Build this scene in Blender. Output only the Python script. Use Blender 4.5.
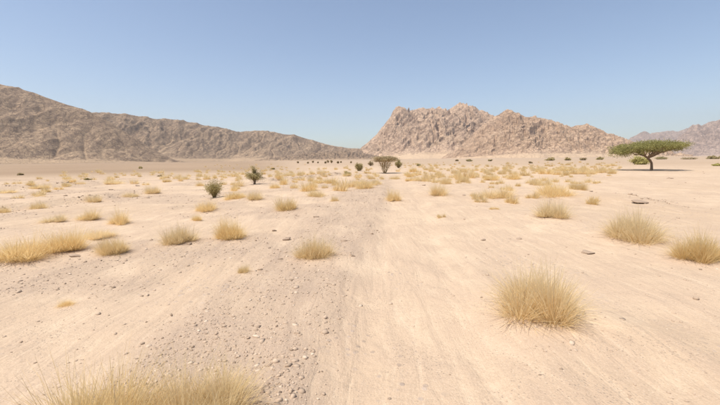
import bpy, math, random
import numpy as np
from mathutils import Matrix, Vector

for o in list(bpy.data.objects):
    bpy.data.objects.remove(o)
scene = bpy.context.scene
col = scene.collection
R = math.radians

# ------------------------------------------------------------------ camera
CAM_H = 1.8
F = 360.0                       # focal length in photo pixels (720 wide)
PITCH = math.atan(42.5 / F)
ROLL = 0.0080
cam_loc = np.array([0.0, 0.0, CAM_H])
fw = np.array([0, math.cos(PITCH), -math.sin(PITCH)])
r0 = np.array([1.0, 0, 0])
u0 = np.cross(r0, fw)
rt = r0 * math.cos(ROLL) - u0 * math.sin(ROLL)
up = u0 * math.cos(ROLL) + r0 * math.sin(ROLL)
cd = bpy.data.cameras.new('camera')
cd.sensor_width = 36.0
cd.lens = 18.0
cd.clip_start = 0.05
cd.clip_end = 60000
camera = bpy.data.objects.new('camera', cd)
col.objects.link(camera)
M4 = Matrix(((rt[0], up[0], -fw[0], cam_loc[0]),
             (rt[1], up[1], -fw[1], cam_loc[1]),
             (rt[2], up[2], -fw[2], cam_loc[2]),
             (0, 0, 0, 1)))
camera.matrix_world = M4
scene.camera = camera

# ------------------------------------------------------------------ sky, sun, exposure
SUN_EL = R(66)
SUN_AZ = R(-122)                # clockwise from +Y: sun high on the left, a little behind
world = bpy.data.worlds.new('World')
scene.world = world
world.use_nodes = True
wn = world.node_tree.nodes
wl = world.node_tree.links
wn.clear()
sky = wn.new('ShaderNodeTexSky')
sky.sky_type = 'NISHITA'
sky.sun_disc = False
sky.sun_elevation = SUN_EL
sky.sun_rotation = SUN_AZ
sky.altitude = 900
sky.air_density = 1.0
sky.dust_density = 2.0
sky.ozone_density = 0.45
bg = wn.new('ShaderNodeBackground')
bg.inputs['Strength'].default_value = 0.122
wo = wn.new('ShaderNodeOutputWorld')
wl.new(sky.outputs[0], bg.inputs[0])
wl.new(bg.outputs[0], wo.inputs[0])

sd = bpy.data.lights.new('sun', 'SUN')
sd.energy = 4.2
sd.angle = R(0.53)
sd.color = (1.0, 0.955, 0.88)
sun = bpy.data.objects.new('sun', sd)
col.objects.link(sun)
sv = Vector((math.cos(SUN_EL) * math.sin(SUN_AZ), math.cos(SUN_EL) * math.cos(SUN_AZ), math.sin(SUN_EL)))
sun.rotation_euler = sv.to_track_quat('Z', 'Y').to_euler()
sun.location = (0, 0, 60)

scene.view_settings.view_transform = 'Standard'
scene.view_settings.look = 'None'
scene.view_settings.gamma = 1.0
scene.view_settings.exposure = 0.46
scene.view_settings.use_curve_mapping = False
scene.render.engine = 'CYCLES'
scene.cycles.max_bounces = 6
scene.cycles.volume_bounces = 0
scene.cycles.transparent_max_bounces = 8

# ------------------------------------------------------------------ helpers
def ray(px, py):
    d = fw * F + rt * (px - 360.0) + up * (202.5 - py)
    return d / np.linalg.norm(d)

def _hash(ix, iy, seed):
    ix = ix.astype(np.int64); iy = iy.astype(np.int64)
    h = (ix * 374761393 + iy * 668265263 + seed * 1442695041) & 0xFFFFFFFF
    h = ((h ^ (h >> 13)) * 1274126177) & 0xFFFFFFFF
    h = ((h ^ (h >> 15)) * 2246822519) & 0xFFFFFFFF
    return (h ^ (h >> 16)) & 0xFFFFFFFF

def gnoise(x, y, seed=0):
    x = np.asarray(x, float); y = np.asarray(y, float)
    xi = np.floor(x); yi = np.floor(y)
    xf = x - xi; yf = y - yi
    def g(ox, oy):
        a = _hash(xi + ox, yi + oy, seed) * (2 * np.pi / 4294967296.0)
        return np.cos(a) * (xf - ox) + np.sin(a) * (yf - oy)
    u = xf * xf * xf * (xf * (xf * 6 - 15) + 10)
    v = yf * yf * yf * (yf * (yf * 6 - 15) + 10)
    a = g(0, 0) * (1 - u) + g(1, 0) * u
    b = g(0, 1) * (1 - u) + g(1, 1) * u
    return (a * (1 - v) + b * v) * 1.5

def fbm(x, y, octv=4, seed=0, gain=0.5):
    s = 0; a = 1.0; f = 1.0
    for i in range(octv):
        s = s + a * gnoise(x * f + 17.3 * i, y * f - 9.1 * i, seed + i * 7)
        a *= gain; f *= 2.03
    return s

def ridged(x, y, octv=4, seed=0, gain=0.5):
    s = 0; a = 1.0; f = 1.0; w = 1.0
    for i in range(octv):
        n = 1.0 - np.abs(gnoise(x * f + 31.7 * i, y * f + 5.3 * i, seed + i * 11))
        n = n * n * w
        w = np.clip(n * 1.6, 0, 1)
        s = s + a * n
        a *= gain; f *= 2.07
    return s

def worley(x, y, seed=0):
    """distance to nearest and second nearest cell point, and a random value per cell"""
    xi = np.floor(x); yi = np.floor(y)
    d1 = np.full(np.shape(x), 9.0); d2 = np.full(np.shape(x), 9.0); v = np.zeros(np.shape(x))
    for ox in (-1, 0, 1):
        for oy in (-1, 0, 1):
            h = _hash(xi + ox, yi + oy, seed)
            jx = (h & 0xFFFF) / 65535.0; jy = (h >> 16) / 65535.0
            d = np.hypot(xi + ox + jx - x, yi + oy + jy - y)
            c = d < d1
            d2 = np.where(c, d1, np.minimum(d2, d))
            v = np.where(c, ((h >> 8) & 0xFF) / 255.0, v)
            d1 = np.where(c, d, d1)
    return d1, d2, v

def sstep(a, b, x):
    t = np.clip((x - a) / (b - a), 0, 1)
    return t * t * (3 - 2 * t)

def mesh_np(name, verts, faces, tone=None, smooth=False, extra=None):
    """faces: (n,3) or (n,4) array"""
    me = bpy.data.meshes.new(name)
    verts = np.asarray(verts, np.float32); faces = np.asarray(faces, np.int32)
    n, k = faces.shape
    me.vertices.add(len(verts)); me.vertices.foreach_set('co', verts.ravel())
    me.loops.add(n * k); me.loops.foreach_set('vertex_index', faces.ravel())
    me.polygons.add(n)
    me.polygons.foreach_set('loop_start', np.arange(0, n * k, k, dtype=np.int32))
    me.polygons.foreach_set('loop_total', np.full(n, k, np.int32))
    if smooth:
        me.polygons.foreach_set('use_smooth', np.ones(n, bool))
    me.update(calc_edges=True)
    atts = dict(extra or {})
    if tone is not None:
        atts['tone'] = tone
    for an, av in atts.items():
        a = me.attributes.new(an, 'FLOAT', 'POINT')
        a.data.foreach_set('value', np.asarray(av, np.float32).ravel())
    return me

def link(name, me, mat, parent=None):
    o = bpy.data.objects.new(name, me)
    col.objects.link(o)
    if me is not None and mat is not None and not me.materials:
        me.materials.append(mat)
    if parent is not None:
        o.parent = parent
    return o

def tag(o, label=None, cat=None, group=None, kind=None):
    if label: o['label'] = label
    if cat: o['category'] = cat
    if group: o['group'] = group
    if kind: o['kind'] = kind
    return o

def empty(name, loc, rz=0.0, sc=(1, 1, 1)):
    o = bpy.data.objects.new(name, None)
    o.empty_display_size = 0.2
    col.objects.link(o)
    o.location = loc; o.rotation_euler = (0, 0, rz); o.scale = sc
    return o

class NT:
    """small node-tree helper"""
    def __init__(self, name):
        self.m = bpy.data.materials.new(name); self.m.use_nodes = True
        self.t = self.m.node_tree; self.t.nodes.clear()
        self.out = self.n('ShaderNodeOutputMaterial')
    def n(self, typ, **kw):
        nd = self.t.nodes.new(typ)
        for k, v in kw.items():
            if k.startswith('i_'):
                nd.inputs[k[2:].replace('_', ' ')].default_value = v
            else:
                setattr(nd, k, v)
        return nd
    def l(self, a, b): self.t.links.new(a, b)
    def noise(self, vec, scale, detail=5, rough=0.55, dist=0.0):
        nd = self.n('ShaderNodeTexNoise')
        nd.inputs['Scale'].default_value = scale; nd.inputs['Detail'].default_value = detail
        nd.inputs['Roughness'].default_value = rough; nd.inputs['Distortion'].default_value = dist
        self.l(vec, nd.inputs['Vector'])
        return nd.outputs['Fac']
    def ramp(self, fac, stops, interp='LINEAR'):
        nd = self.n('ShaderNodeValToRGB'); cr = nd.color_ramp; cr.interpolation = interp
        while len(cr.elements) < len(stops): cr.elements.new(0.5)
        for e, (p, c) in zip(cr.elements, stops):
            e.position = p; e.color = (c[0], c[1], c[2], 1) if not isinstance(c, (int, float)) else (c, c, c, 1)
        self.l(fac, nd.inputs['Fac'])
        return nd.outputs['Color']
    def mix(self, fac, a, b, mode='MIX'):
        nd = self.n('ShaderNodeMix', data_type='RGBA', blend_type=mode)
        for s, v in ((nd.inputs[0], fac), (nd.inputs[6], a), (nd.inputs[7], b)):
            if isinstance(v, (int, float)): s.default_value = v
            elif isinstance(v, tuple): s.default_value = (*v, 1)
            else: self.l(v, s)
        return nd.outputs[2]
    def math(self, op, a, b=0.0):
        nd = self.n('ShaderNodeMath', operation=op)
        for s, v in ((nd.inputs[0], a), (nd.inputs[1], b)):
            if isinstance(v, (int, float)): s.default_value = v
            else: self.l(v, s)
        return nd.outputs[0]
    def attr(self, name):
        nd = self.n('ShaderNodeAttribute', attribute_name=name)
        return nd.outputs['Fac']
    def bump(self, h, dist, strength=1.0, normal=None):
        nd = self.n('ShaderNodeBump')
        nd.inputs['Strength'].default_value = strength; nd.inputs['Distance'].default_value = dist
        self.l(h, nd.inputs['Height'])
        if normal is not None: self.l(normal, nd.inputs['Normal'])
        return nd.outputs['Normal']
    def principled(self, colr, rough=0.9, normal=None, spec=0.2):
        p = self.n('ShaderNodeBsdfPrincipled')
        if isinstance(colr, tuple): p.inputs['Base Color'].default_value = (*colr, 1)
        else: self.l(colr, p.inputs['Base Color'])
        p.inputs['Roughness'].default_value = rough
        p.inputs['Specular IOR Level'].default_value = spec
        if normal is not None: self.l(normal, p.inputs['Normal'])
        return p
    def finish(self, sh):
        self.l(sh, self.out.inputs['Surface']); return self.m

# ------------------------------------------------------------------ terrain height
def track_x(y):                 # centre of the sandy vehicle track
    return 0.26 + 0.098 * y + 0.25 * np.sin(y * 0.09 + 0.4) * sstep(4, 20, y)

BANKS = [((-13.6, 8.5), (-12.4, 22.0), 0.22), ((-8.6, 29.0), (-2.0, 47.0), 0.26),
         ((11.4, 13.2), (12.6, 17.5), 0.2), ((-22.0, 17.0), (-24.0, 33.0), 0.25)]

def gravel_mask(x, y):
    c = track_x(y) - 1.75 - 0.015 * y
    w = 1.15 + 0.035 * np.clip(y, 0, 40)
    m = 1 - sstep(0.35, 1.0, np.abs(x - c) / w)
    m = m * (1 - sstep(26, 42, y))
    left = sstep(0.5, -2.5, x - track_x(y))
    p = sstep(0.12 - 0.3 * left, 0.5 - 0.25 * left, fbm(x / 5.0 + 3, y / 4.0, 4, 91))
    p = p * (0.25 + 0.75 * left) * (1 - sstep(1.6, 0.6, np.abs(x - track_x(y))))
    return np.clip(np.maximum(m, 0.7 * p) * (0.6 + 0.6 * (0.5 + fbm(x / 1.3, y / 1.3, 2, 92))), 0, 1)

MOUNDS = []
def height(x, y):
    x = np.asarray(x, float); y = np.asarray(y, float)
    r = np.hypot(x, y)
    h = 0.10 * fbm(x / 13.0, y / 13.0, 2, 1) * (1 - 0.5 * sstep(30, 90, r))
    h = h + 0.30 * fbm(x / 160.0, y / 160.0, 2, 2) * sstep(60, 250, r)
    d = x - track_x(y)
    tr = np.exp(-(d / 0.95) ** 4) * (1 - sstep(30, 55, r))
    near = (1 - sstep(18, 40, r))
    h = h + 0.035 * fbm(x / 2.4, y / 2.4, 2, 3) * (1 - 0.75 * tr) * (1 - sstep(40, 80, r))
    h = h + 0.014 * fbm(x / 0.7, y / 0.7, 2, 4) * (1 - 0.8 * tr) * near
    # shallow rill pattern washed along the wadi
    rill = ridged((x + 0.35 * y) / 2.6 + 0.4 * fbm(x / 5, y / 5, 2, 8), (y - 0.35 * x) / 9.0, 2, 6)
    h = h + 0.035 * (rill - 0.7) * (1 - tr) * (1 - sstep(30, 60, r))
    # vehicle track: shallow bed, soft berms, two faint ruts
    h = h - 0.045 * tr + 0.028 * np.exp(-((np.abs(d) - 1.15) / 0.22) ** 2) * (1 - sstep(25, 45, r)) * (0.6 + fbm(x / 1.1, y / 1.6, 2, 12))
    for dd in (-0.55, 0.55):
        h = h - 0.016 * np.exp(-((d - dd) / 0.14) ** 2) * near
    g = gravel_mask(x, y)
    h = h + 0.018 * g * near
    for (ax, ay), (bx, by), H in BANKS:
        L = math.hypot(bx - ax, by - ay); tx, ty = (bx - ax) / L, (by - ay) / L
        s = (x - ax) * tx + (y - ay) * ty
        q = (x - ax) * ty - (y - ay) * tx + 0.5 * fbm(s / 2.0, s * 0 + ax, 2, 21)   # + to the right of A->B
        e = sstep(-2.0, 2.0, s) * (1 - sstep(L - 2, L + 2, s))
        h = h + H * e * sstep(0.16, -0.16, q) * sstep(-6, -0.5, q)
    if MOUNDS and np.min(r) < 40:
        for mx, my, mr in MOUNDS:
            h = h + min(0.09, 0.13 * mr) * np.exp(-np.minimum(((x - mx) ** 2 + (y - my) ** 2) / (mr * mr), 30.0))
    # the plain climbs gently towards the mountains
    h = h + 4.5 * sstep(350, 1400, r) * sstep(-300, 300, x)
    return h

def ground_at(px, py):
    d = ray(px, py)
    s = CAM_H / max(-d[2], 1e-4)
    for _ in range(7):
        p = cam_loc + d * s
        hz = float(height(p[0], p[1]))
        s2 = (CAM_H - hz) / max(-d[2], 1e-4)
        s = 0.3 * s + 0.7 * s2
    p = cam_loc + d * s
    return np.array([p[0], p[1], float(height(p[0], p[1]))])

# ------------------------------------------------------------------ materials
def mat_ground():
    t = NT('desert_ground')
    pos = t.n('ShaderNodeNewGeometry').outputs['Position']
    big = t.noise(pos, 0.11, 4, 0.55, 0.3)
    mid = t.noise(pos, 0.9, 5, 0.6, 0.5)
    fine = t.noise(pos, 14, 5, 0.7)
    grit = t.noise(pos, 70, 3, 0.7)
    mp = t.n('ShaderNodeMapping'); mp.inputs['Rotation'].default_value = (0, 0, 0.1); mp.inputs['Scale'].default_value = (3.2, 0.5, 1.0); t.l(pos, mp.inputs['Vector'])
    wash = t.noise(mp.outputs[0], 1.6, 5, 0.6, 0.8)
    c = t.ramp(big, [(0.30, (0.475, 0.343, 0.225)), (0.5, (0.525, 0.388, 0.267)), (0.72, (0.57, 0.427, 0.29))])
    c = t.mix(t.ramp(mid, [(0.42, 0.0), (0.62, 0.55)]), c, (0.455, 0.33, 0.232))
    c = t.mix(t.ramp(mid, [(0.30, 0.6), (0.44, 0.0)]), c, (0.60, 0.458, 0.318))
    g = t.attr('gravel')
    c = t.mix(t.math('MULTIPLY', t.ramp(wash, [(0.5, 0.0), (0.66, 0.8)]), t.math('ADD', g, 0.3)), c, (0.36, 0.262, 0.188))
    c = t.mix(t.ramp(wash, [(0.32, 0.6), (0.45, 0.0)]), c, (0.585, 0.445, 0.31))
    gn = t.math('MULTIPLY', g, t.ramp(fine, [(0.35, 0.35), (0.65, 1.0)]))
    c = t.mix(gn, c, (0.385, 0.283, 0.205))
    c = t.mix(t.ramp(fine, [(0.3, 0.4), (0.5, 0.0)]), c, (0.41, 0.30, 0.207))
    c = t.mix(t.ramp(grit, [(0.34, 0.55), (0.44, 0.0)]), c, (0.34, 0.245, 0.17))
    c = t.mix(t.ramp(grit, [(0.58, 0.0), (0.68, 0.5)]), c, (0.66, 0.53, 0.40))
    # coarse sand grains gathered in patches
    v2 = t.n('ShaderNodeTexVoronoi', i_Scale=34.0); t.l(pos, v2.inputs['Vector'])
    gp = t.math('MULTIPLY', t.ramp(v2.outputs['Distance'], [(0.18, 1.0), (0.27, 0.0)]), t.ramp(t.noise(pos, 1.7, 4, 0.6), [(0.45, 0.0), (0.6, 0.9)]))
    c = t.mix(gp, c, t.mix(v2.outputs['Color'], (0.25, 0.18, 0.13), (0.54, 0.42, 0.31)))
    # pebble flecks
    vor = t.n('ShaderNodeTexVoronoi', i_Scale=9.0); t.l(pos, vor.inputs['Vector'])
    fl = t.math('MULTIPLY', t.ramp(vor.outputs['Distance'], [(0.16, 1.0), (0.26, 0.0)]),
                t.ramp(t.noise(pos, 0.5, 3), [(0.48, 0.0), (0.62, 0.75)]))
    c = t.mix(fl, c, t.mix(vor.outputs['Color'], (0.22, 0.165, 0.13), (0.50, 0.40, 0.33)))
    far = t.attr('far')
    # far plain: pinkish bajada
    fc = t.ramp(t.noise(pos, 0.02, 4), [(0.35, (0.295, 0.205, 0.132)), (0.65, (0.345, 0.243, 0.16))])
    c = t.mix(far, c, fc)
    h = t.math('ADD', t.math('MULTIPLY', mid, 1.2), t.math('ADD', t.math('MULTIPLY', fine, 0.22), t.math('MULTIPLY', grit, 0.05)))
    h = t.math('ADD', h, t.math('MULTIPLY', fl, 0.10))
    h = t.math('ADD', h, t.math('MULTIPLY', gp, 0.06))
    h = t.math('ADD', h, t.math('MULTIPLY', wash, 0.5))
    nrm = t.bump(h, 0.07, 0.9)
    return t.finish(t.principled(c, 0.95, nrm, 0.1).outputs[0])

def mat_rock(name, light, dark, sand, varn, scale=1.0, sand_lo=0.80, sand_hi=0.93, patch=0.25, bumpd=1.8, chute=0.35, blocks=0.5):
    t = NT(name)
    geo = t.n('ShaderNodeNewGeometry')
    pos = geo.outputs['Position']
    n1 = t.noise(pos, 0.012 * scale, 6, 0.6, 0.6)
    n2 = t.noise(pos, 0.06 * scale, 6, 0.68, 0.4)
    n3 = t.noise(pos, 0.25 * scale, 4, 0.7)
    c = t.ramp(n1, [(0.32, dark), (0.66, light)])
    c = t.mix(t.ramp(n2, [(0.36, 0.85), (0.52, 0.0)]), c, varn)
    c = t.mix(t.ramp(t.noise(pos, 0.028 * scale, 7, 0.7, 0.8), [(0.40, 0.0), (0.58, patch)]), c, varn)
    c = t.mix(t.ramp(n2, [(0.55, 0.0), (0.70, 0.6)]), c, light)
    c = t.mix(t.ramp(n3, [(0.32, 0.4), (0.48, 0.0)]), c, varn)
    # joints in the rock
    vor = t.n('ShaderNodeTexVoronoi', feature='DISTANCE_TO_EDGE', i_Scale=0.055 * scale)
    wp = t.n('ShaderNodeVectorMath', operation='ADD')
    nv = t.n('ShaderNodeTexNoise', i_Scale=0.05 * scale, i_Detail=4.0); t.l(pos, nv.inputs['Vector'])
    sc = t.n('ShaderNodeVectorMath', operation='SCALE'); sc.inputs['Scale'].default_value = 26.0 / scale
    t.l(nv.outputs['Color'], sc.inputs[0]); t.l(pos, wp.inputs[0]); t.l(sc.outputs[0], wp.inputs[1])
    t.l(wp.outputs[0], vor.inputs['Vector'])
    crack = t.ramp(vor.outputs['Distance'], [(0.0, 0.8), (0.045, 0.0)])
    c = t.mix(crack, c, varn)
    vb = t.n('ShaderNodeTexVoronoi', i_Scale=0.16 * scale); t.l(wp.outputs[0], vb.inputs['Vector'])
    bv = t.n('ShaderNodeSeparateColor'); t.l(vb.outputs['Color'], bv.inputs[0])
    c = t.mix(t.ramp(bv.outputs[0], [(0.0, 0.45 * blocks), (0.35, 0.0)]), c, varn)
    c = t.mix(t.ramp(bv.outputs[1], [(0.7, 0.0), (1.0, 0.55 * blocks)]), c, light)
    v3 = t.n('ShaderNodeTexVoronoi', feature='DISTANCE_TO_EDGE', i_Scale=0.16 * scale); t.l(wp.outputs[0], v3.inputs['Vector'])
    crack = t.math('MAXIMUM', crack, t.ramp(v3.outputs['Distance'], [(0.0, 0.45), (0.06, 0.0)]))
    c = t.mix(crack, c, varn)
    # sand and scree on the gentler faces
    nz = t.n('ShaderNodeSeparateXYZ'); t.l(geo.outputs['True Normal'], nz.inputs[0])
    sf = t.math('ADD', nz.outputs['Z'], t.math('MULTIPLY', t.math('SUBTRACT', n2, 0.5), 0.30))
    sfr = t.n('ShaderNodeMapRange', interpolation_type='SMOOTHSTEP')
    sfr.inputs['From Min'].default_value = sand_lo; sfr.inputs['From Max'].default_value = sand_hi
    t.l(sf, sfr.inputs['Value'])
    c = t.mix(sfr.outputs[0], c, sand)
    c = t.mix(t.math('MULTIPLY', t.ramp(t.math('ADD', t.attr('chute'), t.math('MULTIPLY', t.math('SUBTRACT', n2, 0.5), 0.5)), [(0.5, 0.0), (0.85, 1.0)]), chute), c, sand)
    toe = t.math('ADD', t.attr('toe'), t.math('MULTIPLY', t.math('SUBTRACT', n2, 0.5), 0.9))
    c = t.mix(t.ramp(toe, [(0.35, 0.0), (0.7, 1.0)]), c, sand)
    h = t.math('ADD', t.math('MULTIPLY', n2, 2.0), n3)
    h = t.math('SUBTRACT', h, t.math('MULTIPLY', crack, 0.9))
    h = t.math('ADD', h, t.math('MULTIPLY', bv.outputs[0], 0.6))
    nrm = t.bump(h, bumpd, 0.9)
    return t.finish(t.principled(c, 0.95, nrm, 0.1).outputs[0])

def mat_plant(name, a, b, transl=0.3, rnd=0.25, grey=None):
    """tone attribute runs from colour a to colour b; every object shifts a little"""
    t = NT(name)
    oi = t.n('ShaderNodeObjectInfo')
    c = t.mix(t.attr('tone'), a, b)
    if grey: c = t.mix(t.ramp(t.attr('tone'), [(0.02, 1.0), (0.06, 0.0)]), c, grey)
    hsv = t.n('ShaderNodeHueSaturation')
    v = t.n('ShaderNodeMapRange'); v.inputs['To Min'].default_value = 1 - rnd; v.inputs['To Max'].default_value = 1 + rnd * 0.6
    t.l(oi.outputs['Random'], v.inputs['Value']); t.l(v.outputs[0], hsv.inputs['Value'])
    s = t.n('ShaderNodeMapRange'); s.inputs['To Min'].default_value = 1.08; s.inputs['To Max'].default_value = 0.92
    t.l(t.math('FRACT', t.math('MULTIPLY', oi.outputs['Random'], 7.31)), s.inputs['Value']); t.l(s.outputs[0], hsv.inputs['Saturation'])
    t.l(c, hsv.inputs['Color'])
    p = t.principled(hsv.outputs[0], 0.75, None, 0.2)
    tr = t.n('ShaderNodeBsdfTranslucent'); t.l(hsv.outputs[0], tr.inputs['Color'])
    m = t.n('ShaderNodeMixShader'); m.inputs[0].default_value = transl
    t.l(p.outputs[0], m.inputs[1]); t.l(tr.outputs[0], m.inputs[2])
    return t.finish(m.outputs[0])

def mat_bark():
    t = NT('bark')
    pos = t.n('ShaderNodeTexCoord').outputs['Object']
    n = t.noise(pos, 9, 5, 0.65, 1.0)
    c = t.ramp(n, [(0.3, (0.16, 0.108, 0.07)), (0.7, (0.34, 0.245, 0.168))])
    return t.finish(t.principled(c, 0.9, t.bump(n, 0.03, 0.7), 0.1).outputs[0])

def mat_stone(name, a, b):
    t = NT(name)
    pos = t.n('ShaderNodeNewGeometry').outputs['Position']
    n = t.noise(pos, 11, 5, 0.65)
    oi = t.n('ShaderNodeObjectInfo').outputs['Random']
    c = t.mix(t.math('ADD', t.math('MULTIPLY', n, 0.6), t.math('MULTIPLY', oi, 0.4)), a, b)
    return t.finish(t.principled(c, 0.88, t.bump(n, 0.02, 0.8), 0.2).outputs[0])

def mat_gravel():
    t = NT('gravel_stones')
    pos = t.n('ShaderNodeNewGeometry').outputs['Position']
    n = t.noise(pos, 30, 3, 0.6)
    c = t.ramp(t.attr('tone'), [(0.0, (0.22, 0.155, 0.11)), (0.3, (0.38, 0.28, 0.2)), (0.7, (0.48, 0.36, 0.262)), (1.0, (0.60, 0.48, 0.365))])
    c = t.mix(t.math('MULTIPLY', n, 0.35), c, (0.50, 0.368, 0.25))
    return t.finish(t.principled(c, 0.9, None, 0.15).outputs[0])

MAT = dict(
    ground=mat_ground(),
    massif=mat_rock('massif_granite', (0.62, 0.44, 0.30), (0.48, 0.33, 0.222), (0.58, 0.418, 0.275), (0.27, 0.178, 0.125), 0.8, 0.80, 0.97),
    ridge=mat_rock('ridge_granite', (0.57, 0.395, 0.26), (0.47, 0.313, 0.202), (0.56, 0.40, 0.262), (0.265, 0.172, 0.116), 0.95, 0.80, 0.96),
    hills=mat_rock('varnished_hill', (0.46, 0.32, 0.20), (0.35, 0.238, 0.152), (0.47, 0.328, 0.207), (0.18, 0.122, 0.084), 1.7, 0.84, 1.0, patch=0.6, bumpd=1.3, chute=0.75),
    far=mat_rock('far_granite', (0.52, 0.375, 0.285), (0.42, 0.29, 0.218), (0.52, 0.38, 0.28), (0.28, 0.195, 0.155), 0.6, 0.80, 0.96, bumpd=4.0),
    straw=mat_plant('dry_straw', (0.76, 0.585, 0.30), (0.90, 0.725, 0.43), 0.58, 0.08, (0.42, 0.34, 0.25)),
    dead=mat_plant('dead_base', (0.42, 0.305, 0.15), (0.64, 0.48, 0.25), 0.2, 0.15),
    olive=mat_plant('olive_leaves', (0.19, 0.178, 0.055), (0.38, 0.345, 0.125), 0.42, 0.1),
    bushleaf=mat_plant('grey_olive_leaves', (0.33, 0.265, 0.115), (0.58, 0.475, 0.225), 0.5, 0.1),
    thorn=mat_plant('thorn_twigs', (0.34, 0.25, 0.13), (0.54, 0.42, 0.23), 0.4, 0.12),
    lime=mat_plant('yellow_green_leaves', (0.34, 0.30, 0.085), (0.54, 0.47, 0.17), 0.3, 0.1),
    bark=mat_bark(),
    stone=mat_stone('brown_stone', (0.27, 0.19, 0.135), (0.45, 0.335, 0.24)),
    gravel=mat_gravel(),
)

# ------------------------------------------------------------------ where the larger tufts stand (sand gathers round them)
HAND = [
 # px, base py, width, height (photo pixels), label
 (108, 430, 150, 82, 'big dry straw tuft cut off by the bottom edge, the one nearer the left corner'),
 (212, 418, 118, 66, 'big dry straw tuft cut off by the bottom edge, right of its twin'),
 (541, 307, 108, 58, 'largest whole straw tuft, standing alone in the right foreground sand'),
 (314, 256, 39, 27, 'round straw tuft on the gravel just left of the sandy track'),
 (231, 238, 42, 26, 'dense golden tuft below the feathery green bush, left foreground'),
 (20, 257, 56, 26, 'wide straw tuft at the left edge, front of the long left clump'),
 (62, 249, 46, 27, 'straw tuft forming the right end of the long clump at the left edge'),
 (115, 252, 40, 22, 'pale see-through tuft right of the long left-edge clump'),
 (180, 241, 36, 22, 'straw tuft just left of the dense golden tuft'),
 (634, 236, 72, 32, 'long wide straw tuft in front of the umbrella acacia, right side'),
 (703, 257, 54, 34, 'straw tuft cut off by the right edge, nearest on that side'),
 (550, 216, 44, 22, 'straw tuft in front of the big pale clump, right of centre'),
 (555, 195, 48, 21, 'widest tuft of the pale clump right of centre, behind another tuft'),
 (540, 185, 26, 11, 'small tuft at the left back of the pale clump right of centre'),
 (577, 189, 26, 11, 'small tuft at the right back of the pale clump right of centre'),
 (499, 197, 38, 17, 'broad low tuft between the sandy track and the pale right clump'),
 (438, 195, 25, 16, 'upright golden tuft right of the track, nearest of the pair there'),
 (446, 184, 20, 10, 'tuft directly behind the upright golden tuft right of the track'),
 (392, 200, 23, 14, 'tuft with dark base standing in the middle of the sandy track'),
 (287, 209, 32, 15, 'golden tuft right of the feathery bush, above the gravel strip'),
 (243, 272, 15, 13, 'little faint tuft in the gravel below the dense golden tuft'),
 (90, 219, 33, 15, 'straw tuft behind the long left clump, left of a twin tuft'),
 (119, 223, 25, 17, 'straw tuft behind the pale see-through tuft, right of a twin tuft'),
 (56, 221, 28, 10, 'low faint tuft behind the long left-edge clump'),
 (100, 237, 32, 11, 'low faint tuft between the long left clump and the twins behind'),
 (206, 210, 28, 13, 'low golden tuft in front of the feathery green bush'),
 (197, 220, 13, 8, 'small greyish tuft below the low golden tuft near the feathery bush'),
 (236, 198, 25, 10, 'low golden tuft just right of the feathery green bush foot'),
 (255, 199, 23, 12, 'golden tuft between feathery bush and the small dark tree, in front'),
 (37, 204, 22, 9, 'lone low tuft on the pink gravel plain near the left edge'),
 (3, 210, 15, 9, 'small tuft half cut by the left edge'),
 (94, 198, 22, 10, 'compact golden tuft alone on the left plain'),
 (130, 195, 18, 7, 'low flat tuft right of the compact golden tuft on the left plain'),
 (153, 193, 20, 10, 'double-humped golden tuft on the left plain, farther right'),
 (114, 184, 24, 7, 'long low golden tuft far back on the left plain'),
 (81, 184, 12, 5, 'small tuft left of the long low golden tuft, far left plain'),
 (38, 187, 24, 6, 'long low tuft far back near the left edge'),
 (8, 190, 20, 5, 'low tuft far back touching the left edge'),
 (168, 182, 12, 5, 'small tuft far back, left one of a pair before the bare slope'),
 (183, 179, 12, 5, 'small tuft far back, right one of a pair before the bare slope'),
 (200, 186, 14, 7, 'tuft just behind and left of the feathery green bush'),
 (275, 188, 14, 7, 'small tuft right of the small dark tree shadow'),
 (294, 188, 13, 7, 'small tuft second to the right of the small dark tree'),
 (317, 196, 25, 10, 'loose golden tuft at the head of the gravel strip'),
 (334, 201, 12, 7, 'small tuft at the head of the gravel strip, right of a loose one'),
 (320, 183, 20, 7, 'low golden tuft behind the loose tuft at the gravel head'),
 (290, 176, 20, 7, 'low golden tuft behind the dark bank line, centre left'),
 (347, 176, 13, 5, 'small tuft at the right end of the dark bank line'),
 (366, 188, 30, 10, 'wide golden tuft left of the track, front of a double clump'),
 (376, 184, 18, 9, 'golden tuft left of the track, back of a double clump'),
 (420, 181, 22, 10, 'golden tuft right of the thorn tree, beside the track'),
 (410, 181, 12, 6, 'small tuft between track and the golden tuft near thorn tree'),
 (395, 179, 14, 6, 'small tuft at the foot of the flat thorn tree, right side'),
 (441, 217, 10, 6, 'tiny brownish tuft alone on the bare sand right of the track'),
 (465, 182, 16, 9, 'tuft right of the upright golden pair, mid distance'),
 (456, 177, 12, 5, 'small tuft behind the upright golden pair'),
 (492, 180, 20, 9, 'golden tuft behind the broad low tuft, mid right'),
 (514, 179, 25, 11, 'full golden tuft behind and right of the broad low tuft'),
 (494, 209, 13, 4, 'flat little tuft in front of the broad low tuft'),
 (474, 196, 12, 5, 'flat little tuft left of the broad low tuft'),
 (587, 174, 24, 8, 'golden tuft nearest the umbrella acacia on its left'),
 (562, 171, 24, 6, 'low golden tuft left of the one nearest the acacia'),
 (537, 171, 20, 6, 'low tuft far back above the pale right clump'),
 (609, 166, 14, 4, 'small far tuft under the left tip of the acacia crown'),
 (66, 305, 22, 9, 'small brown sprig tuft in the left foreground gravel'),
]
for px, py, w, h, lab in HAND:
    d = ray(px, py); s_ = CAM_H / -d[2]; p = cam_loc + d * s_
    if p[1] < 24: MOUNDS.append((p[0], p[1], 0.62 * w * float(np.dot(p - cam_loc, fw)) / F))

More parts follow.
